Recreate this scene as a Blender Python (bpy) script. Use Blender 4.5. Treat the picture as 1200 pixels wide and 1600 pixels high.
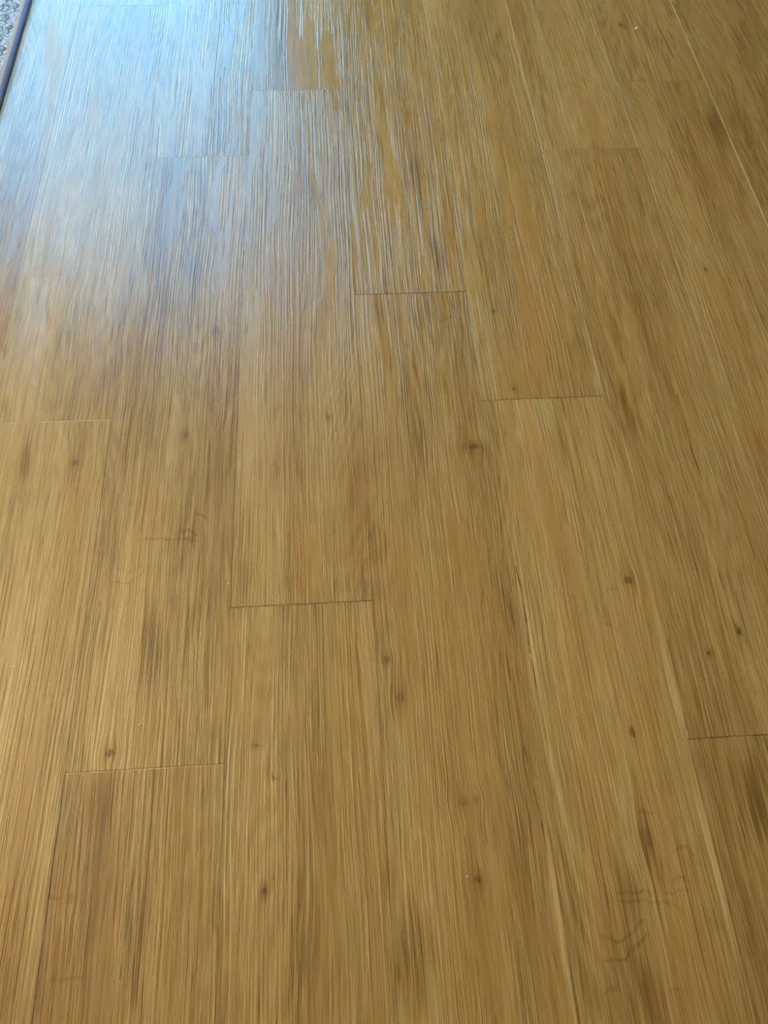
import bpy, bmesh, math, random
from mathutils import Vector, Matrix

random.seed(7)
sc = bpy.context.scene
for o in list(bpy.data.objects):
    bpy.data.objects.remove(o, do_unlink=True)
COL = sc.collection

# ------------------------------------------------------------------ camera
# floor frame: X across the planks, Y along them (away from the viewer), Z up
F_PX, PITCH, YAW, ROLL, CAM_H = 1220.0, 1.06098842, -0.09613774, 0.03983925, 1.02696
cr, sr, cp, sp, cy, sy = (math.cos(ROLL), math.sin(ROLL), math.cos(PITCH),
                          math.sin(PITCH), math.cos(YAW), math.sin(YAW))


def cam_dir(x, y, w=1.0):
    x, y = cr * x - sr * y, sr * x + cr * y
    fwd, up = w * cp + y * sp, -w * sp + y * cp
    return Vector((cy * x - sy * fwd, sy * x + cy * fwd, up))


def at(px, py):
    """pixel of the 1200x1600 photograph -> point on the floor it shows"""
    d = cam_dir((px - 600) / F_PX, -(py - 800) / F_PX)
    t = CAM_H / -d.z
    return d.x * t, d.y * t


cam_data = bpy.data.cameras.new('camera')
cam_data.sensor_fit = 'HORIZONTAL'
cam_data.sensor_width = 36.0
cam_data.lens = 36.0 * F_PX / 1200.0
cam_data.clip_start = 0.02
cam = bpy.data.objects.new('camera', cam_data)
COL.objects.link(cam)
ax, ay, az = cam_dir(1, 0, 0), cam_dir(0, 1, 0), -cam_dir(0, 0, 1)
M = Matrix((ax, ay, az)).transposed().to_4x4()
M.translation = (0, 0, CAM_H)
cam.matrix_world = M
sc.camera = cam

# ------------------------------------------------------------------ sky, daylight, exposure
world = bpy.data.worlds.new('sky')
sc.world = world
world.use_nodes = True
wn, wl = world.node_tree.nodes, world.node_tree.links
wn.clear()
w_out = wn.new('ShaderNodeOutputWorld')
w_bg = wn.new('ShaderNodeBackground')
w_tc = wn.new('ShaderNodeTexCoord')                             # clear blue sky, paler towards the horizon
w_sep = wn.new('ShaderNodeSeparateXYZ')
w_map = wn.new('ShaderNodeMapRange')
w_map.inputs[1].default_value = -1.0
w_sky = wn.new('ShaderNodeValToRGB')
e = w_sky.color_ramp.elements
e[0].position, e[0].color = .485, (.16, .17, .13, 1)
e[1].position, e[1].color = .505, (.14, .66, 1.0, 1)
for p_, c_ in ((.66, (.12, .56, 1.0, 1)), (1.0, (.08, .36, .82, 1))):
    x_ = e.new(p_)
    x_.color = c_
wl.new(w_tc.outputs['Generated'], w_sep.inputs[0])
wl.new(w_sep.outputs[2], w_map.inputs[0])
wl.new(w_map.outputs[0], w_sky.inputs[0])
w_bg.inputs['Strength'].default_value = 12.5
wl.new(w_sky.outputs[0], w_bg.inputs['Color'])
wl.new(w_bg.outputs[0], w_out.inputs['Surface'])

sc.view_settings.view_transform = 'Standard'
sc.view_settings.look = 'None'
sc.view_settings.gamma = 1.0
sc.view_settings.use_curve_mapping = False
sc.view_settings.exposure = 0.0

# the room: glass door in the far wall, an unseen uplighter added for warm fill
RX0, RX1, RY0, RY1, RZ = -2.57, 2.63, -2.6, 3.0, 2.5
OPEN_BACK = [(-2.0, -0.15, 0.06, 2.3)]            # x0, x1, z0, z1
OPEN_LEFT = []
OPEN_FRONT = []


def portal(name, loc, rot, sx, sy_):
    d = bpy.data.lights.new(name, 'AREA')
    d.shape = 'RECTANGLE'
    d.size, d.size_y = sx, sy_
    d.cycles.is_portal = True
    o = bpy.data.objects.new(name, d)
    o.location, o.rotation_euler = loc, rot
    COL.objects.link(o)


H = math.pi / 2
for (a, b, c, d) in OPEN_BACK:
    portal('sky_portal', ((a + b) / 2, RY1 + 0.1, (c + d) / 2), (-H, 0, 0), b - a, d - c)
for (a, b, c, d) in OPEN_LEFT:
    portal('sky_portal', (RX0 - 0.1, (a + b) / 2, (c + d) / 2), (H, 0, -H), b - a, d - c)
for (a, b, c, d) in OPEN_FRONT:
    portal('sky_portal', ((a + b) / 2, RY0 - 0.1, (c + d) / 2), (H, 0, 0), b - a, d - c)


# ------------------------------------------------------------------ node helpers
def srgb(r, g, b):
    f = lambda c: ((c / 255 + 0.055) / 1.055) ** 2.4 if c > 10 else c / 255 / 12.92
    return (f(r), f(g), f(b), 1.0)


class NT:
    def __init__(self, tree):
        self.t, self.n, self.l = tree, tree.nodes, tree.links

    def put(self, node, key, val):
        s = node.inputs[key]
        if isinstance(val, bpy.types.NodeSocket):
            self.l.new(val, s)
        else:
            s.default_value = val

    def math(self, op, a, b=0.0, c=None, clamp=False):
        n = self.n.new('ShaderNodeMath')
        n.operation = op
        n.use_clamp = clamp
        self.put(n, 0, a)
        self.put(n, 1, b)
        if c is not None:
            self.put(n, 2, c)
        return n.outputs[0]

    def xyz(self, x, y, z=0.0):
        n = self.n.new('ShaderNodeCombineXYZ')
        for k, v in enumerate((x, y, z)):
            self.put(n, k, v)
        return n.outputs[0]

    def sep(self, v):
        n = self.n.new('ShaderNodeSeparateXYZ')
        self.put(n, 0, v)
        return n.outputs

    def vmath(self, op, a, b=(0, 0, 0), out=0):
        n = self.n.new('ShaderNodeVectorMath')
        n.operation = op
        self.put(n, 0, a)
        self.put(n, 1, b)
        return n.outputs[out]

    def noise(self, vec, scale=1.0, detail=2.0, rough=0.5, dist=0.0):
        n = self.n.new('ShaderNodeTexNoise')
        n.noise_dimensions = '3D'
        self.put(n, 'Vector', vec)
        self.put(n, 'Scale', scale)
        self.put(n, 'Detail', detail)
        self.put(n, 'Roughness', rough)
        self.put(n, 'Distortion', dist)
        return n.outputs[0]

    def remap(self, v, a, b, c=0.0, d=1.0, smooth=True):
        n = self.n.new('ShaderNodeMapRange')
        n.interpolation_type = 'SMOOTHSTEP' if smooth else 'LINEAR'
        for k, x in enumerate((v, a, b, c, d)):
            self.put(n, k, x)
        return n.outputs[0]

    def mix(self, f, a, b, mode='MIX'):
        n = self.n.new('ShaderNodeMix')
        n.data_type = 'RGBA'
        n.blend_type = mode
        self.put(n, 0, f)
        self.put(n, 6, a)
        self.put(n, 7, b)
        return n.outputs[2]

    def ramp(self, f, stops):
        n = self.n.new('ShaderNodeValToRGB')
        self.put(n, 0, f)
        e = n.color_ramp.elements
        while len(e) < len(stops):
            e.new(0.5)
        for k, (p, c) in enumerate(stops):
            e[k].position, e[k].color = p, c
        return n.outputs[0]


def new_mat(name):
    m = bpy.data.materials.new(name)
    m.use_nodes = True
    m.node_tree.nodes.clear()
    return m, NT(m.node_tree)


def finish(nt, **kw):
    b = nt.n.new('ShaderNodeBsdfPrincipled')
    o = nt.n.new('ShaderNodeOutputMaterial')
    for k, v in kw.items():
        nt.put(b, k.replace('_', ' '), v)
    nt.l.new(b.outputs[0], o.inputs[0])
    return b


# ------------------------------------------------------------------ oak plank print: node groups
def group(name, ins, outs):
    g = bpy.data.node_groups.new(name, 'ShaderNodeTree')
    for n, ty in ins:
        g.interface.new_socket(n, in_out='INPUT', socket_type=ty)
    for n, ty in outs:
        g.interface.new_socket(n, in_out='OUTPUT', socket_type=ty)
    nt = NT(g)
    gi, go = nt.n.new('NodeGroupInput'), nt.n.new('NodeGroupOutput')
    return g, nt, gi.outputs, go.inputs


FL, VE, CO = 'NodeSocketFloat', 'NodeSocketVector', 'NodeSocketColor'

# a soft elongated patch: P, centre, half sizes, sharpness -> mask
g_blob, nt, I, O = group('blob', [('P', VE), ('C', VE), ('S', VE), ('Edge', FL)], [('Mask', FL)])
d = nt.vmath('LENGTH', nt.vmath('MULTIPLY', nt.vmath('SUBTRACT', I['P'], I['C']), I['S']), out=1)
nt.l.new(nt.remap(d, 1.0, I['Edge'], 0.0, 1.0), O[0])

# a thin printed line from A to B
g_seg, nt, I, O = group('segment', [('P', VE), ('A', VE), ('B', VE), ('Width', FL)], [('Mask', FL)])
pa, ba = nt.vmath('SUBTRACT', I['P'], I['A']), nt.vmath('SUBTRACT', I['B'], I['A'])
t = nt.math('DIVIDE', nt.vmath('DOT_PRODUCT', pa, ba, out=1), nt.vmath('DOT_PRODUCT', ba, ba, out=1), clamp=True)
n = nt.n.new('ShaderNodeVectorMath')
n.operation = 'SCALE'
nt.l.new(ba, n.inputs[0])
nt.l.new(t, n.inputs['Scale'])
d = nt.vmath('LENGTH', nt.vmath('SUBTRACT', pa, n.outputs[0]), out=1)
nt.l.new(nt.remap(nt.math('DIVIDE', d, I['Width']), 1.0, 0.25, 0.0, 1.0), O[0])

# grain: plank coordinates (metres), per-plank seed, sideways push from knots
g_oak, nt, I, O = group('oak_grain', [('P', VE), ('Seed', FL), ('Push', FL)],
                        [('Tone', FL), ('Warm', FL), ('Height', FL), ('Emboss', FL), ('Pw', VE), ('Pore', FL), ('Band', FL)])
u, v, _ = nt.sep(I['P'])
sd = nt.math('MULTIPLY', I['Seed'], 13.7)


def st(uu, ku, kv, off):
    return nt.xyz(nt.math('MULTIPLY', uu, ku), nt.math('MULTIPLY', v, kv), nt.math('ADD', sd, off))


w1 = nt.math('SUBTRACT', nt.noise(st(u, 7, 1.6, 0), 1, 2, .5), .5)
w2 = nt.math('SUBTRACT', nt.noise(st(u, 26, 6, 3), 1, 2, .55), .5)
uw = nt.math('ADD', nt.math('ADD', u, I['Push']),
             nt.math('ADD', nt.math('MULTIPLY', w1, .034), nt.math('MULTIPLY', w2, .009)))
big = nt.noise(st(uw, 13, 1.3, 11), 1, 1.5, .5)                # broad tone bands
band = nt.noise(st(uw, 42, 2.0, 17), 1, 2, .55)                # 1-3 cm streaks
fine = nt.noise(st(uw, 230, 6.5, 23), 1, 2, .6)                # 5 mm streaks
pore = nt.noise(st(uw, 560, 15.0, 29), 1, 2.0, .6)             # pores
field = nt.noise(st(u, 9, 1.5, 31), 1, 1.2, .45)               # growth ring contours
ring = nt.math('SINE', nt.math('MULTIPLY', nt.math('ADD', field, nt.math('MULTIPLY', uw, .9)), 150.0))
ring_mask = nt.remap(nt.noise(st(u, 10, 1.2, 37), 1, 1, .5), .45, .62)
ring = nt.math('MULTIPLY', ring, ring_mask)

tone = nt.math('MULTIPLY_ADD', nt.math('SUBTRACT', big, .5), .6, .5)
tone = nt.math('MULTIPLY_ADD', nt.math('SUBTRACT', band, .5), .30, tone)
tone = nt.math('MULTIPLY_ADD', nt.math('SUBTRACT', fine, .5), .52, tone)
tone = nt.math('MULTIPLY_ADD', nt.math('SUBTRACT', pore, .5), .75, tone)
tone = nt.math('MULTIPLY_ADD', ring, .05, tone)
stroke = nt.remap(nt.noise(st(uw, 480, 11.0, 71), 1, 1, .5), .60, .72)      # short dark pore strokes
tone = nt.math('MULTIPLY_ADD', stroke, -.13, tone)
nt.l.new(tone, O['Tone'])
nt.l.new(nt.noise(st(uw, 16, 1.1, 41), 1, 2, .5), O['Warm'])
nt.l.new(pore, O['Pore'])
nt.l.new(nt.math('ADD', nt.math('MULTIPLY', band, .5), nt.math('MULTIPLY', fine, .5)), O['Band'])
# embossing: ridges along the grain, interrupted by smooth flame-shaped islands
isl = nt.noise(st(uw, 30, 2.6, 47), 1, 2.5, .55)
emb = nt.remap(isl, .42, .45)
ur = nt.math('ADD', nt.math('ADD', u, I['Push']), nt.math('MULTIPLY_ADD', w1, .026, nt.math('MULTIPLY', w2, .003)))
rid = nt.noise(st(ur, 250, 2.6, 53), 1, 2, .6)
rid = nt.math('ADD', rid, nt.math('MULTIPLY', nt.noise(st(ur, 520, 120.0, 57), 1, 1, .5), .3))
nt.l.new(nt.math('MULTIPLY', nt.math('SUBTRACT', rid, .65), nt.math('MULTIPLY_ADD', emb, .96, .04)), O['Height'])
nt.l.new(emb, O['Emboss'])
nt.l.new(nt.xyz(nt.math('MULTIPLY_ADD', w2, .012, nt.math('MULTIPLY_ADD', w1, .012, u)),
                nt.math('MULTIPLY_ADD', nt.math('SUBTRACT', nt.noise(st(u, 60, 30, 61), 1, 2, .6), .5), .014, v)), O['Pw'])

DARKC, MIDC, LITEC, WARMC = srgb(122, 90, 40), srgb(154, 123, 70), srgb(182, 153, 102), srgb(152, 107, 46)
KNOT, CRACK = srgb(84, 50, 20), srgb(54, 34, 18)
PW, PL, GAP = 0.2, 1.1903, 0.00005                             # plank width, length, half joint


def plank_material(name, seed, length, width, tone=0.0, marks=(), seam=(0, 0, 0, 0), shift=(0, 0)):
    """marks: (kind, ...) in plank coordinates; seam: left, right, near, far edge line (-dark .. +light)"""
    m, nt = new_mat(name)
    tc = nt.n.new('ShaderNodeTexCoord')
    P = tc.outputs['Object']
    u, v, _ = nt.sep(P)
    P2 = nt.xyz(u, v, 0.0)
    if seed is None:
        oi = nt.n.new('ShaderNodeObjectInfo')
        seed_s = nt.math('MULTIPLY', oi.outputs['Random'], 97.0)
        tone = nt.math('MULTIPLY_ADD', nt.math('SUBTRACT', oi.outputs['Random'], .5), .2, 0.0)
    else:
        seed_s = float(seed)
    push = 0.0
    for mk in marks:
        if mk[0] == 'knot':
            _, ku, kv, ru, rv, amp = mk[:6]
            b = nt.n.new('ShaderNodeGroup')
            b.node_tree = g_blob
            nt.put(b, 'P', P2)
            nt.put(b, 'C', (ku, kv, 0))
            nt.put(b, 'S', (1 / (ru * 4), 1 / (rv * 4), 0))
            nt.put(b, 'Edge', 0.0)
            side = nt.math('MULTIPLY', nt.math('SUBTRACT', u, ku), -.32)
            push = nt.math('MULTIPLY_ADD', b.outputs[0], side, push)
    g = nt.n.new('ShaderNodeGroup')
    g.node_tree = g_oak
    nt.put(g, 'P', P)
    nt.put(g, 'Seed', seed_s)
    nt.put(g, 'Push', push)
    Tn = nt.math('ADD', g.outputs['Tone'], tone)
    Pw = g.outputs['Pw']
    crack_masks = []
    tint = []
    for mk in marks:
        if mk[0] in ('patch', 'knot'):
            kind, ku, kv, ru, rv, amp = mk[:6]
            b = nt.n.new('ShaderNodeGroup')
            b.node_tree = g_blob
            nt.put(b, 'P', Pw)
            nt.put(b, 'C', (ku, kv, 0))
            nt.put(b, 'S', (1 / ru, 1 / rv, 0))
            nt.put(b, 'Edge', 0.1 if kind == 'patch' else 0.45)
            if kind == 'patch':
                Tn = nt.math('MULTIPLY_ADD', nt.math('MULTIPLY', b.outputs[0], nt.remap(g.outputs['Band'], .36, .62, 1.35 if amp < 0 else .25, .25 if amp < 0 else 1.35)), amp, Tn)
            else:
                crack_masks.append((b.outputs[0], amp, KNOT))
                b2 = nt.n.new('ShaderNodeGroup')
                b2.node_tree = g_blob
                nt.put(b2, 'P', Pw)
                nt.put(b2, 'C', (ku, kv, 0))
                nt.put(b2, 'S', (1 / (ru * 2.8), 1 / (rv * 3.6), 0))
                nt.put(b2, 'Edge', 0.0)
                Tn = nt.math('MULTIPLY_ADD', b2.outputs[0], -.28 * amp, Tn)
        elif mk[0] == 'line':
            _, pts, wid, amp, colr = mk
            for a, b_ in zip(pts[:-1], pts[1:]):
                s = nt.n.new('ShaderNodeGroup')
                s.node_tree = g_seg
                nt.put(s, 'P', Pw if colr == 'ray' else nt.vmath('ADD', P2, nt.xyz(nt.math('MULTIPLY', nt.math('SUBTRACT', g.outputs['Pore'], .5), .003), 0.0)))
                nt.put(s, 'A', (a[0], a[1], 0))
                nt.put(s, 'B', (b_[0], b_[1], 0))
                nt.put(s, 'Width', wid)
                if colr == 'ray':
                    tint.append((s.outputs[0], amp))
                else:
                    crack_masks.append((nt.math('MULTIPLY', s.outputs[0], nt.remap(nt.noise(nt.xyz(0.0, nt.math('MULTIPLY', v, 28), .3), 1, 2, .6), .38, .58, .35, 1.0)), amp, CRACK))
    for s, amp in tint:
        Tn = nt.math('MULTIPLY_ADD', s, -amp, Tn)
    col = nt.ramp(Tn, [(0.0, srgb(96, 72, 34)), (.28, DARKC), (.55, MIDC), (.95, LITEC)])
    wm = nt.remap(g.outputs['Warm'], .5, .72, 0.0, .6)
    col = nt.mix(wm, col, nt.mix(.55, col, WARMC))
    for s, amp, c in crack_masks:
        col = nt.mix(nt.math('MULTIPLY', s, amp), col, c)
    # dark joint edges; light ones are worn, with the bevel's window glint painted in
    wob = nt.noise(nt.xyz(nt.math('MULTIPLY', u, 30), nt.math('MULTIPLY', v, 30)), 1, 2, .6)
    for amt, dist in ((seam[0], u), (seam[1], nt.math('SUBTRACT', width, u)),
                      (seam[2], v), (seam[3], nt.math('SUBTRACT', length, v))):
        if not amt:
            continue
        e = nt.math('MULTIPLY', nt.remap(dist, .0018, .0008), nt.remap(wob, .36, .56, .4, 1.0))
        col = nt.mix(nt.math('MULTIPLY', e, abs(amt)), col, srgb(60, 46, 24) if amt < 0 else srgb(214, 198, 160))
    bump = nt.n.new('ShaderNodeBump')
    bump.inputs['Strength'].default_value = BUMP
    bump.inputs['Distance'].default_value = .0016
    nt.put(bump, 'Height', g.outputs['Height'])
    rough = nt.math('MULTIPLY_ADD', g.outputs['Emboss'], ROUGH_E - ROUGH_S, ROUGH_S)
    finish(nt, Base_Color=col, Roughness=rough, Normal=bump.outputs[0], IOR=1.5)
    return m


LAMP_X, LAMP_Y, LAMP_W = -2.35, 1.0, 111.0
BUMP, ROUGH_E, ROUGH_S = 1.0, 0.27, 0.28


# ------------------------------------------------------------------ mesh helpers
def mesh_obj(name, verts, faces, mat=None, parent=None, smooth=False):
    me = bpy.data.meshes.new(name)
    me.from_pydata(verts, [], faces)
    me.update()
    if mat:
        me.materials.append(mat)
    if smooth:
        me.polygons.foreach_set('use_smooth', [True] * len(me.polygons))
    o = bpy.data.objects.new(name, me)
    COL.objects.link(o)
    o.parent = parent
    return o


def box_data(x0, x1, y0, y1, z0, z1):
    v = [(x, y, z) for z in (z0, z1) for y in (y0, y1) for x in (x0, x1)]
    f = [(0, 2, 3, 1), (4, 5, 7, 6), (0, 1, 5, 4), (2, 6, 7, 3), (0, 4, 6, 2), (1, 3, 7, 5)]
    return v, f


def boxes(name, lst, mat, parent=None):
    V, Fc = [], []
    for b in lst:
        v, f = box_data(*b)
        k = len(V)
        V += v
        Fc += [tuple(i + k for i in q) for q in f]
    return mesh_obj(name, V, Fc, mat, parent)


def structure(o, label=None, cat=None):
    o['kind'] = 'structure'
    if label:
        o['label'] = label
    if cat:
        o['category'] = cat
    return o


def tag(o, label, cat, group_=None):
    o['label'], o['category'] = label, cat
    if group_:
        o['group'] = group_
    return o


# ------------------------------------------------------------------ floor
m_sub, nt = new_mat('subfloor_board')  # dark brown board under the planks
finish(nt, Base_Color=nt.ramp(nt.noise(nt.n.new('ShaderNodeTexCoord').outputs['Object'], 40, 2), [(.3, srgb(78, 60, 34)), (.7, srgb(96, 74, 42))]), Roughness=.9)
floor = structure(boxes('floor', [(RX0 - .1, RX1 + .1, RY0 - .1, RY1 + .1, -.06, -.005)], m_sub),
                  'golden oak-look plank floor laid lengthwise with staggered end joints', 'floor')

X0 = -0.56967 + 0.0                                             # first joint line of the fitted grid
# far end joint of the plank lying across the middle of each column (columns counted from X0)
S = CAM_H
JOINT = {-1: .85, 0: .74353 * S, 1: .20985 * S, 2: .41737 * S, 3: .98992 * S, 4: .7522 * S, 5: .20718 * S,
         6: 1.58365 * S, 7: .8, 8: 1.0}
ALL_MARKS = []                                                  # filled below, in photograph pixels


def knot(px, py, ru, rv, amp=.8):
    ALL_MARKS.append(('knot', at(px, py), ru, rv, amp))


def patch(px, py, ru, rv, amp):
    ALL_MARKS.append(('patch', at(px, py), ru, rv, amp))


def line(pts, wid=.0013, amp=.85, kind='crack'):
    ALL_MARKS.append(('line', [at(*p) for p in pts], wid, amp, kind))


# knots
for a in [(173, 1176, .0065, .0075, .8), (117, 723.6, .0045, .006, .65), (987, 1146, .0055, .010, .7), (981, 907, .007, .009, .6),
          (415, 1394, .004, .005, .75), (748, 1374, .006, .007, .6), (1155, 988, .004, .006, .8), (1108, 1019, .004, .005, .65),
          (603, 1028, .006, .006, .45), (738, 699, .010, .006, .6), (804, 607, .0035, .005, .6), (774, 486, .003, .005, .6),
          (513, 652, .006, .008, .45), (290, 682, .005, .008, .6), (341, 516, .008, .012, .3), (433, 1213, .004, .003, .5),
          (403, 1166, .005, .003, .55), (1102, 421, .005, .006, .55), (969, 39, .007, .008, .5), (778, 57, .003, .005, .5),
          (626, 1090, .008, .009, .3), (725, 1252, .009, .008, .3), (746, 1252, .007, .008, .3), (1010, 1310, .01, .015, .25),
          (618, 1522, .006, .012, .3), (108, 1405, .004, .008, .3)]:
    knot(*a)
# printed cracks
line([(1058, 618), (1067, 647), (1082, 707), (1097, 748)])
line([(806, 885), (814, 920), (822, 968), (828, 1020)], .0013)
line([(831, 1030), (836, 1060), (841, 1092)], .0012)
line([(791, 1022), (794, 1040), (798, 1064)], .0011)
line([(819, 1165), (832, 1226), (845, 1282), (856, 1335)], .0011, .75)
line([(1120, 885), (1125, 902), (1131, 922)], .0011, .7)
line([(1143, 965), (1152, 986), (1160, 1016)], .0012, .8)
line([(521.5, 790), (522, 860), (523, 938)], .0010, .75)
line([(216, 1310), (206, 1395), (197, 1450), (187, 1530)], .0010, .7)
line([(479, 465), (474, 490), (470, 510)], .0010, .6)
line([(156, 940), (150, 965), (145, 1000)], .0010, .45)
line([(1030, 975), (1042, 1020), (1052, 1055)], .0010, .5)
line([(1067, 1112), (1073, 1140)], .0010, .6)
line([(1112, 20), (1128, 58)], .0014, .5)
# medullary squiggles
for pts in ([(938, 1464), (962, 1472), (982, 1462), (1000, 1440)], [(943, 1500), (975, 1501), (995, 1476), (1008, 1460)],
            [(1052, 1330), (1070, 1325), (1084, 1334), (1091, 1348)], [(1048, 1376), (1063, 1371), (1073, 1377)],
            [(965, 1395), (1000, 1394), (1018, 1398)], [(1038, 1396), (1072, 1391)], [(970, 1407), (1040, 1410), (1064, 1420)],
            [(183, 887), (204, 894), (222, 884)], [(174, 911), (204, 911), (226, 893)], [(218, 843), (262, 842), (304, 844)],
            [(286, 832), (297, 828), (308, 834)], [(309, 802), (322, 806), (328, 816)], [(1000, 1268), (1018, 1271)],
            [(945, 1552), (960, 1545)], [(1045, 1550), (1058, 1548)], [(95, 1252), (135, 1254)], [(76, 1403), (92, 1404)],
            [(80, 1530), (120, 1530)], [(686, 502), (704, 494)], [(936, 932), (948, 922), (965, 920)],
            [(928, 945), (945, 975), (965, 985), (982, 972)], [(957, 1008), (965, 1020)]):
    line(pts, .0032, .11, 'ray')
# broad darker and lighter areas of the print
for a in [(238, 1020, .022, .10, -.34), (222, 980, .012, .08, -.15), (650, 1500, .03, .09, -.25), (670, 1480, .016, .05, -.15),
          (1005, 1300, .02, .10, -.25), (990, 1400, .03, .05, -.18), (1030, 1560, .03, .06, -.2), (1180, 1250, .03, .08, -.35),
          (1190, 1180, .03, .06, -.2), (150, 1260, .03, .06, -.2), (130, 1400, .02, .12, -.15), (220, 1420, .01, .1, -.15),
          (350, 1420, .02, .05, -.1), (870, 690, .03, .05, -.08), (985, 640, .022, .09, -.25), (960, 520, .012, .12, -.15),
          (650, 280, .022, .10, -.22), (690, 400, .03, .08, -.22), (590, 490, .02, .05, -.2), (655, 680, .01, .1, -.15),
          (880, 30, .03, .06, -.12), (1020, 60, .03, .12, -.15), (1130, 200, .05, .10, -.22), (1170, 60, .05, .12, -.18),
          (1090, 1120, .03, .06, -.1), (960, 960, .02, .04, -.18), (1080, 850, .02, .10, -.12), (560, 1180, .02, .1, -.12),
          (620, 1080, .02, .08, -.15), (380, 980, .03, .03, .1), (60, 1350, .03, .15, .14), (870, 1250, .012, .2, .15),
          (1050, 1060, .010, .1, .2), (1100, 1300, .012, .12, .15), (640, 520, .02, .05, .1), (755, 680, .016, .03, .2),
          (820, 950, .01, .2, .12), (440, 820, .02, .1, .1), (40, 720, .02, .06, -.22), (1045, 1050, .007, .17, .35), (1120, 1375, .007, .13, .3), (878, 1440, .012, .25, .22), (700, 1330, .03, .08, .1)]:
    patch(*a)

plank_mesh = {}
bm_w = .0002


def make_plank_mesh(w, l):
    key = (round(w, 4), round(l, 4))
    if key in plank_mesh:
        return plank_mesh[key]
    bm = bmesh.new()
    v, f = box_data(GAP, w - GAP, GAP, l - GAP, -.005, 0)
    vs = [bm.verts.new(c) for c in v]
    for q in f:
        bm.faces.new([vs[i] for i in q])
    top = [e for e in bm.edges if all(x.co.z > -.001 for x in e.verts)]
    bmesh.ops.bevel(bm, geom=top, offset=bm_w, segments=1, affect='EDGES')
    bmesh.ops.recalc_face_normals(bm, faces=bm.faces)
    me = bpy.data.meshes.new('plank')
    bm.to_mesh(me)
    bm.free()
    me.materials.append(None)
    plank_mesh[key] = me
    return me


m_common = plank_material('oak_plank_print', None, PL, PW)
rng = random.Random(3)
# per column / row: base tone and edge lines for the planks that show
SEAM = {}                                                       # (column, row) -> (left, right, near, far)
TONE = {}


def in_view(x0, x1, y0, y1):
    for i in range(9):
        for j in range(25):
            x, y = x0 + (x1 - x0) * i / 8, y0 + (y1 - y0) * j / 24
            d = Vector((x, y, -CAM_H))
            fz = -d.dot(az)
            if fz > 0 and abs(d.dot(ax) / fz) < 600 / F_PX and abs(d.dot(ay) / fz) < 800 / F_PX:
                return True
    return False


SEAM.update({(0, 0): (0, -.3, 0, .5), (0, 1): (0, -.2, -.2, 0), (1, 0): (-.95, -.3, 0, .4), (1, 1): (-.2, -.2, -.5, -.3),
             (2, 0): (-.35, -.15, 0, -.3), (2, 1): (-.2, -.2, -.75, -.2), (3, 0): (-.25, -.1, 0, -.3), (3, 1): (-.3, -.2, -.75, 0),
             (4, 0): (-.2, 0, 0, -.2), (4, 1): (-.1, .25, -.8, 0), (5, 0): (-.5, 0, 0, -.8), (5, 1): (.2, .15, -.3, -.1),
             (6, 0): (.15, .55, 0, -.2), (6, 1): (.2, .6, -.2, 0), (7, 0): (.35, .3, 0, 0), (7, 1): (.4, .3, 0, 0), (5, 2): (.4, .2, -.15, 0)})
TONE.update({(0, 0): .06, (0, 1): .05, (1, 0): -.05, (1, 1): .02, (2, 0): .04, (2, 1): .03, (3, 0): .02, (3, 1): .0,
             (4, 0): .10, (4, 1): .06, (5, 0): -.02, (5, 1): .03, (6, 0): .04, (6, 1): .0, (7, 0): -.04, (7, 1): -.04, (5, 2): .04})
n_cols0 = math.floor((RX0 - X0) / PW)
n_cols1 = math.ceil((RX1 - X0) / PW)
for c in range(n_cols0, n_cols1):
    j0 = JOINT.get(c)
    if j0 is None:
        j0 = rng.uniform(0, PL)
    base = j0 - PL                                              # row 0 ends at the listed joint
    for r in range(-3, 4):
        y0, y1 = base + r * PL, base + (r + 1) * PL
        x0, x1 = X0 + c * PW, X0 + (c + 1) * PW
        cy0, cy1, cx0, cx1 = max(y0, RY0), min(y1, RY1), max(x0, RX0), min(x1, RX1)
        if cy1 - cy0 < .02 or cx1 - cx0 < .01:
            continue
        me = make_plank_mesh(cx1 - cx0, cy1 - cy0)
        o = bpy.data.objects.new('plank', me)
        COL.objects.link(o)
        o.parent = floor
        o.location = (cx0, cy0, rng.uniform(-.00012, .00012))
        if in_view(cx0, cx1, cy0, cy1):
            mk = []
            for q in ALL_MARKS:
                p = q[1][0] if q[0] == 'line' else q[1]
                if cx0 <= p[0] < cx1 and cy0 <= p[1] < cy1:
                    if q[0] == 'line':
                        mk.append(('line', [(a - cx0, b - cy0) for a, b in q[1]], q[2], q[3], q[4]))
                    else:
                        mk.append((q[0], p[0] - cx0, p[1] - cy0) + tuple(q[2:]))
            seed = (c * 7 + r * 3) * 1.37 + 5.1
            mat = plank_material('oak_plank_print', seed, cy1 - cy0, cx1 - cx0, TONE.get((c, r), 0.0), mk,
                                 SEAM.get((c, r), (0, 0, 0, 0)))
        else:
            mat = m_common
        o.material_slots[0].link = 'OBJECT'
        o.material_slots[0].material = mat

# ------------------------------------------------------------------ room shell
def plain(name, c, rough=.85, var=.04):
    m, nt = new_mat(name)
    tc = nt.n.new('ShaderNodeTexCoord').outputs['Object']
    nz = nt.noise(tc, 3, 4)
    a = tuple(x * (1 - var) for x in c[:3]) + (1,)
    bump = nt.n.new('ShaderNodeBump')
    bump.inputs['Strength'].default_value = .1
    nt.put(bump, 'Height', nt.noise(tc, 220, 2))
    finish(nt, Base_Color=nt.mix(nz, a, c), Roughness=rough, Normal=bump.outputs[0])
    return m


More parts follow.
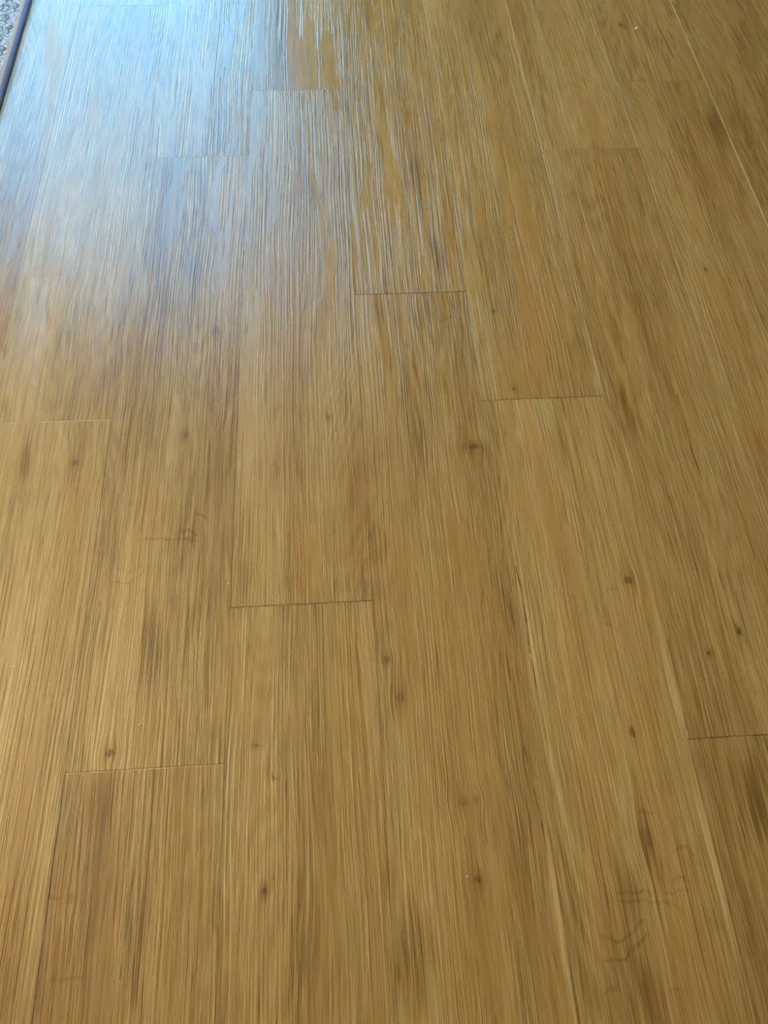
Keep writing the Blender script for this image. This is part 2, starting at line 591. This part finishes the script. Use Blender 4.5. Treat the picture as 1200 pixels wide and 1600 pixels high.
m_wall = plain('warm_white_paint', srgb(236, 226, 206))
m_ceil = plain('ceiling_paint', srgb(242, 238, 228))
m_trim = plain('white_trim', srgb(240, 238, 232), .4, .01)
m_glass, nt = new_mat('window_glass')
mx, tr, gl, oo = (nt.n.new('ShaderNodeMixShader'), nt.n.new('ShaderNodeBsdfTransparent'),
                  nt.n.new('ShaderNodeBsdfGlossy'), nt.n.new('ShaderNodeOutputMaterial'))
mx.inputs[0].default_value = .06
gl.inputs['Roughness'].default_value = .02
nt.l.new(tr.outputs[0], mx.inputs[1])
nt.l.new(gl.outputs[0], mx.inputs[2])
nt.l.new(mx.outputs[0], oo.inputs[0])


def wall_boxes(lo, hi, opens):
    """pieces (a0,a1,z0,z1) of a wall lo..hi with rectangular openings"""
    out, x = [], lo
    for (a, b, c, d) in sorted(opens):
        out += [(x, a, 0, RZ), (a, b, d, RZ)]
        if c > 0:
            out.append((a, b, 0, c))
        x = b
    return out + [(x, hi, 0, RZ)]


T = .2
structure(boxes('wall_back', [(a, b, RY1, RY1 + T, c, d) for a, b, c, d in wall_boxes(RX0 - T, RX1 + T, OPEN_BACK)], m_wall))
structure(boxes('wall_front', [(a, b, RY0 - T, RY0, c, d) for a, b, c, d in wall_boxes(RX0 - T, RX1 + T, OPEN_FRONT)], m_wall))
structure(boxes('wall_left', [(RX0 - T, RX0, a, b, c, d) for a, b, c, d in wall_boxes(RY0, RY1, OPEN_LEFT)], m_wall))
structure(boxes('wall_right', [(RX1, RX1 + T, RY0, RY1, 0, RZ)], m_wall))
structure(boxes('ceiling', [(RX0 - T, RX1 + T, RY0 - T, RY1 + T, RZ, RZ + .12)], m_ceil))
BB, BT = .09, .014
structure(boxes('baseboard_back', [(RX0, -2.0, RY1 - BT, RY1, 0, BB), (-.15, RX1, RY1 - BT, RY1, 0, BB)], m_trim))
structure(boxes('baseboard_left', [(RX0, RX0 + BT, RY0, RY1, 0, BB)], m_trim))
structure(boxes('baseboard_right', [(RX1 - BT, RX1, RY0, RY1, 0, BB)], m_trim))


def framed(name, axis, pos, a, b, c, d, n_panes):
    """window or glass door: frame bars and separate panes in a wall opening"""
    fw, t0, t1 = .06, pos + .06, pos + .13
    if axis == 'x-':
        t0, t1 = pos - .13, pos - .06
    if axis == 'y-':
        t0, t1 = pos - .13, pos - .06

    def bx(p, q, r, s, e=0.0):
        if axis[0] == 'y':
            return (p, q, t0 + e, t1 - e, r, s)
        return (t0 + e, t1 - e, p, q, r, s)
    bars = [bx(a, b, c, c + fw), bx(a, b, d - fw, d), bx(a, a + fw, c, d), bx(b - fw, b, c, d)]
    w = (b - a) / n_panes
    for k in range(1, n_panes):
        bars.append(bx(a + k * w - fw / 2, a + k * w + fw / 2, c, d))
    root = structure(boxes(name, bars, m_trim))
    for k in range(n_panes):
        boxes('pane', [bx(a + k * w + fw / 2, a + (k + 1) * w - fw / 2, c + fw, d - fw, .032)], m_glass, root)
    return root


a, b, c, d = OPEN_BACK[0]
framed('door_1', 'y+', RY1, a, b, c, d, 2)

# unseen uplighter by the left wall, added for even warm fill light
m_metal = plain('brushed_metal', srgb(150, 146, 140), .35, .05)


def lathe(name, prof, mat, parent=None, seg=40):
    V, Fc = [], []
    for k in range(seg):
        a = 2 * math.pi * k / seg
        V += [(r * math.cos(a), r * math.sin(a), z) for r, z in prof]
    n = len(prof)
    for k in range(seg):
        for i in range(n - 1):
            a, b = k * n + i, (k + 1) % seg * n + i
            Fc.append((a, b, b + 1, a + 1))
    return mesh_obj(name, V, Fc, mat, parent, True)


lamp = bpy.data.objects.new('fill_lamp', None)
COL.objects.link(lamp)
lamp.location = (LAMP_X, LAMP_Y, 0)
tag(lamp, 'unseen metal uplighter with bowl shade, added by the left wall for warm fill light', 'lamp')
lathe('base', [(.001, 0), (.14, 0), (.14, .012), (.12, .022), (.02, .03), (.001, .03)], m_metal, lamp)
lathe('pole', [(.012, .03), (.012, 1.24)], m_metal, lamp)
lathe('shade', [(.012, 1.23), (.06, 1.24), (.13, 1.28), (.18, 1.35), (.174, 1.35), (.125, 1.288), (.05, 1.252), (.001, 1.25)], m_metal, lamp)
ld = bpy.data.lights.new('fill_light', 'AREA')
ld.shape, ld.size, ld.energy, ld.color = 'DISK', .24, LAMP_W, (1.0, .86, .58)
lo = bpy.data.objects.new('fill_light', ld)
lo.parent = lamp
lo.location = (0, 0, 1.32)
lo.rotation_euler = (math.pi, 0, 0)
COL.objects.link(lo)

# ------------------------------------------------------------------ rug at the far left
RUG_X, RUG_Y0, RUG_Y1, RUG_XL, RUG_T = -.6855, .55, 2.75, -1.7, .011
m_pile, nt = new_mat('rug_pile')
tc = nt.n.new('ShaderNodeTexCoord').outputs['Object']
vc = nt.n.new('ShaderNodeVertexColor')
vc.layer_name = 'design'
yarn = nt.noise(tc, 420, 2, .7)
spk = nt.noise(tc, 160, 2, .6)
cream = nt.mix(nt.remap(spk, .35, .65), srgb(132, 142, 156), srgb(204, 210, 218))  # bluish glare over the rug is painted into the cream pile colours
darkc = nt.mix(yarn, srgb(52, 66, 88), srgb(88, 102, 122))
sepc = nt.n.new('ShaderNodeSeparateColor')
nt.l.new(vc.outputs[0], sepc.inputs[0])
colr = nt.mix(nt.remap(nt.math('ADD', sepc.outputs[0], nt.math('MULTIPLY', nt.math('SUBTRACT', yarn, .5), .5)), .35, .6), cream, darkc)
bump = nt.n.new('ShaderNodeBump')
bump.inputs['Strength'].default_value = .9
bump.inputs['Distance'].default_value = .004
nt.put(bump, 'Height', yarn)
finish(nt, Base_Color=colr, Roughness=1.0, Normal=bump.outputs[0], Sheen_Weight=.3)
m_bind, nt = new_mat('rug_binding')
tc = nt.n.new('ShaderNodeTexCoord').outputs['Object']
x_, y_, z_ = nt.sep(tc)
wv = nt.math('SINE', nt.math('MULTIPLY', y_, 1500))
bump = nt.n.new('ShaderNodeBump')
bump.inputs['Strength'].default_value = .25
bump.inputs['Distance'].default_value = .001
nt.put(bump, 'Height', wv)
finish(nt, Base_Color=nt.mix(nt.noise(tc, 200, 2), srgb(84, 96, 130), srgb(104, 116, 150)), Roughness=.95, Normal=bump.outputs[0])  # blue-grey binding colour includes the bluish glare over the rug

rug = bpy.data.objects.new('area_rug', None)
COL.objects.link(rug)
rug.location = (RUG_X, RUG_Y0, 0)
tag(rug, 'cream patterned rug with dark bound edge at the top left corner', 'rug')


def design(e, y):
    """dark scrollwork outlines of the border: e = distance from the edge, y = along it"""
    ph = y * 2 * math.pi / .085
    c1 = .030 + .010 * math.sin(ph) + .0035 * math.sin(3 * ph + 1)
    c2 = .062 + .012 * math.sin(ph * .5 + 1.5) + .004 * math.sin(2.5 * ph)
    k = max(math.exp(-((e - c1) / .0022) ** 2), math.exp(-((e - c2) / .0022) ** 2))
    yy = (y % .085) / .085 - .5
    for (ec, yc, rr) in ((.046, -.25, .013), (.048, .22, .012), (.085, 0, .016), (.022, .3, .006)):
        dd = math.hypot(e - ec - .002 * math.sin(9 * yy), (yy - yc) * .085)
        k = max(k, .9 * math.exp(-((dd - rr) / .002) ** 2), .7 * math.exp(-(dd / .003) ** 2))
    if .118 < e < .124:
        k = max(k, .8)
    if e > .124:
        k = max(k, .55 + .45 * math.sin(e * 90) * math.sin(y * 70))
    return min(1.0, k)


ys = [RUG_Y0 + .005 + (RUG_Y1 - RUG_Y0 - .01) * i / 70 for i in range(28)]
ys = [y for y in ys if y < 1.5] + [1.5 + .0025 * i for i in range(int((2.1 - 1.5) / .0025) + 1)] + [2.12 + .02 * i for i in range(32)]
es = [.007 + .0022 * i for i in range(60)] + [.16 + .03 * i for i in range(38)] + [RUG_X - RUG_XL - .007]
es = [e for e in es if e <= RUG_X - RUG_XL - .006]
V, Fc, Dv = [], [], []
rr = random.Random(5)
for y in ys:
    for e in es:
        k = design(e, y)
        edge = min(1, (e - .004) / .008)
        z = RUG_T * (.86 + .14 * edge) - .0022 * k + rr.uniform(-.0011, .0011)
        V.append((-e + rr.uniform(-.0005, .0005), y - RUG_Y0 + rr.uniform(-.0005, .0005), z))
        Dv.append(k)
n = len(es)
for j in range(len(ys) - 1):
    for i in range(n - 1):
        a = j * n + i
        Fc.append((a, a + n, a + n + 1, a + 1))
pile = mesh_obj('pile', V, Fc, m_pile, rug, True)
att = pile.data.color_attributes.new('design', 'FLOAT_COLOR', 'POINT')
for i, k in enumerate(Dv):
    att.data[i].color = (k, k, k, 1)
pile.data.flip_normals()
# body under the pile and the serged binding round the edge
wR, lR = RUG_X - RUG_XL, RUG_Y1 - RUG_Y0
body = boxes('backing', [(-wR + .004, -.004, .004, lR - .004, 0, RUG_T * .78)], m_bind, rug)
prof = [(0.0, .0), (.0016, .003), (.0012, .0075), (-.002, .0103), (-.006, .0108), (-.008, .0095), (-.008, 0)]
path = [(0, 0, 1, -1), (0, lR, 1, 1), (-wR, lR, -1, 1), (-wR, 0, -1, -1)]
V, Fc = [], []
for (x, y, sx, sy_) in path:
    for (o_, z) in prof:
        V.append((x + sx * o_, y + sy_ * o_, z))
k = len(prof)
for j in range(4):
    for i in range(k - 1):
        a, b = j * k + i, ((j + 1) % 4) * k + i
        Fc.append((a, b, b + 1, a + 1))
mesh_obj('binding', V, Fc, m_bind, rug, True)
# whip stitches: short yarn loops lying across the edge
V, Fc = [], []
y = .9
while y < 1.62:
    ln, h = rr.uniform(.008, .013), rr.uniform(.0007, .0012)
    y2 = y + rr.uniform(-.0015, .0015)
    k = len(V)
    for (e, yy, z) in ((.005, y, RUG_T + .0002), (.005 + ln * .5, (y + y2) / 2, RUG_T + .0012), (.005 + ln, y2, RUG_T - .0005)):
        V += [(-e, yy - h, z - .0012), (-e, yy, z + .0006), (-e, yy + h, z - .0012)]
    for s in range(2):
        a = k + s * 3
        Fc += [(a, a + 3, a + 4, a + 1), (a + 1, a + 4, a + 5, a + 2)]
    y += .0042
m_yarn = plain('glare_tinted_yarn', srgb(206, 214, 226), 1.0, .2)  # cream yarn with the bluish glare tint painted in
st_ = mesh_obj('stitching', V, Fc, m_yarn, rug, False)
st_['kind'] = 'stuff'

# ------------------------------------------------------------------ crumbs and specks on the floor
m_crumb, nt = new_mat('crumb_white')
tc = nt.n.new('ShaderNodeTexCoord').outputs['Object']
finish(nt, Base_Color=nt.mix(nt.noise(tc, 900, 3), srgb(226, 200, 150), srgb(255, 246, 226)), Roughness=.7)


def crumb(px, py, lobes, label, seed):
    x, y = at(px, py)
    bm = bmesh.new()
    q = random.Random(seed)
    for (dx, dy, dz, r, sx, sy_, sz) in lobes:
        m4 = Matrix.Translation((dx, dy, dz)) @ Matrix.Diagonal((sx, sy_, sz, 1))
        res = bmesh.ops.create_icosphere(bm, subdivisions=2, radius=r, matrix=m4)
        for vv in res['verts']:
            vv.co += Vector((q.uniform(-1, 1), q.uniform(-1, 1), q.uniform(-1, 1))) * r * .16
    zmin = min(vv.co.z for vv in bm.verts)
    for vv in bm.verts:
        vv.co.z -= zmin
    me = bpy.data.meshes.new('crumb')
    bm.to_mesh(me)
    bm.free()
    me.materials.append(m_crumb)
    o = bpy.data.objects.new('crumb', me)
    o.location = (x, y, .0001)
    COL.objects.link(o)
    tag(o, label, 'crumb', 'crumbs on the floor')


crumb(993.5, 46.5, [(-.0018, -.0012, .0022, .0024, 1, .9, 1), (.0014, .0012, .0024, .0026, 1.1, .9, .9), (0, 0, .0015, .002, 1.4, 1, .7)],
      'small white crumb casting a dark shadow near the top right', 1)
crumb(730, 1369.5, [(0, 0, .0007, .0009, 1.1, 1, .8)], 'tiny white speck beside a knot near the bottom', 2)
crumb(218.5, 1133, [(0, 0, .0008, .0011, 1.2, 1, .7), (.001, .001, .0006, .0008, 1, 1, .7)], 'tiny pale speck above the long joint at lower left', 3)
crumb(357.5, 912, [(0, 0, .0008, .0012, .9, 1.2, .7)], 'tiny pale speck beside the joint line left of centre', 4)
crumb(20, 1042, [(-.0028, 0, .0005, .0008, 2, .6, .6), (0, .0001, .0005, .0008, 2, .6, .6), (.0028, 0, .0005, .0008, 2, .6, .6)],
      'thin white sliver near the left edge of the picture', 5)
crumb(497, 386, [(0, 0, .0008, .0012, 1, 1, .7)], 'tiny white speck on the glossy upper middle', 6)
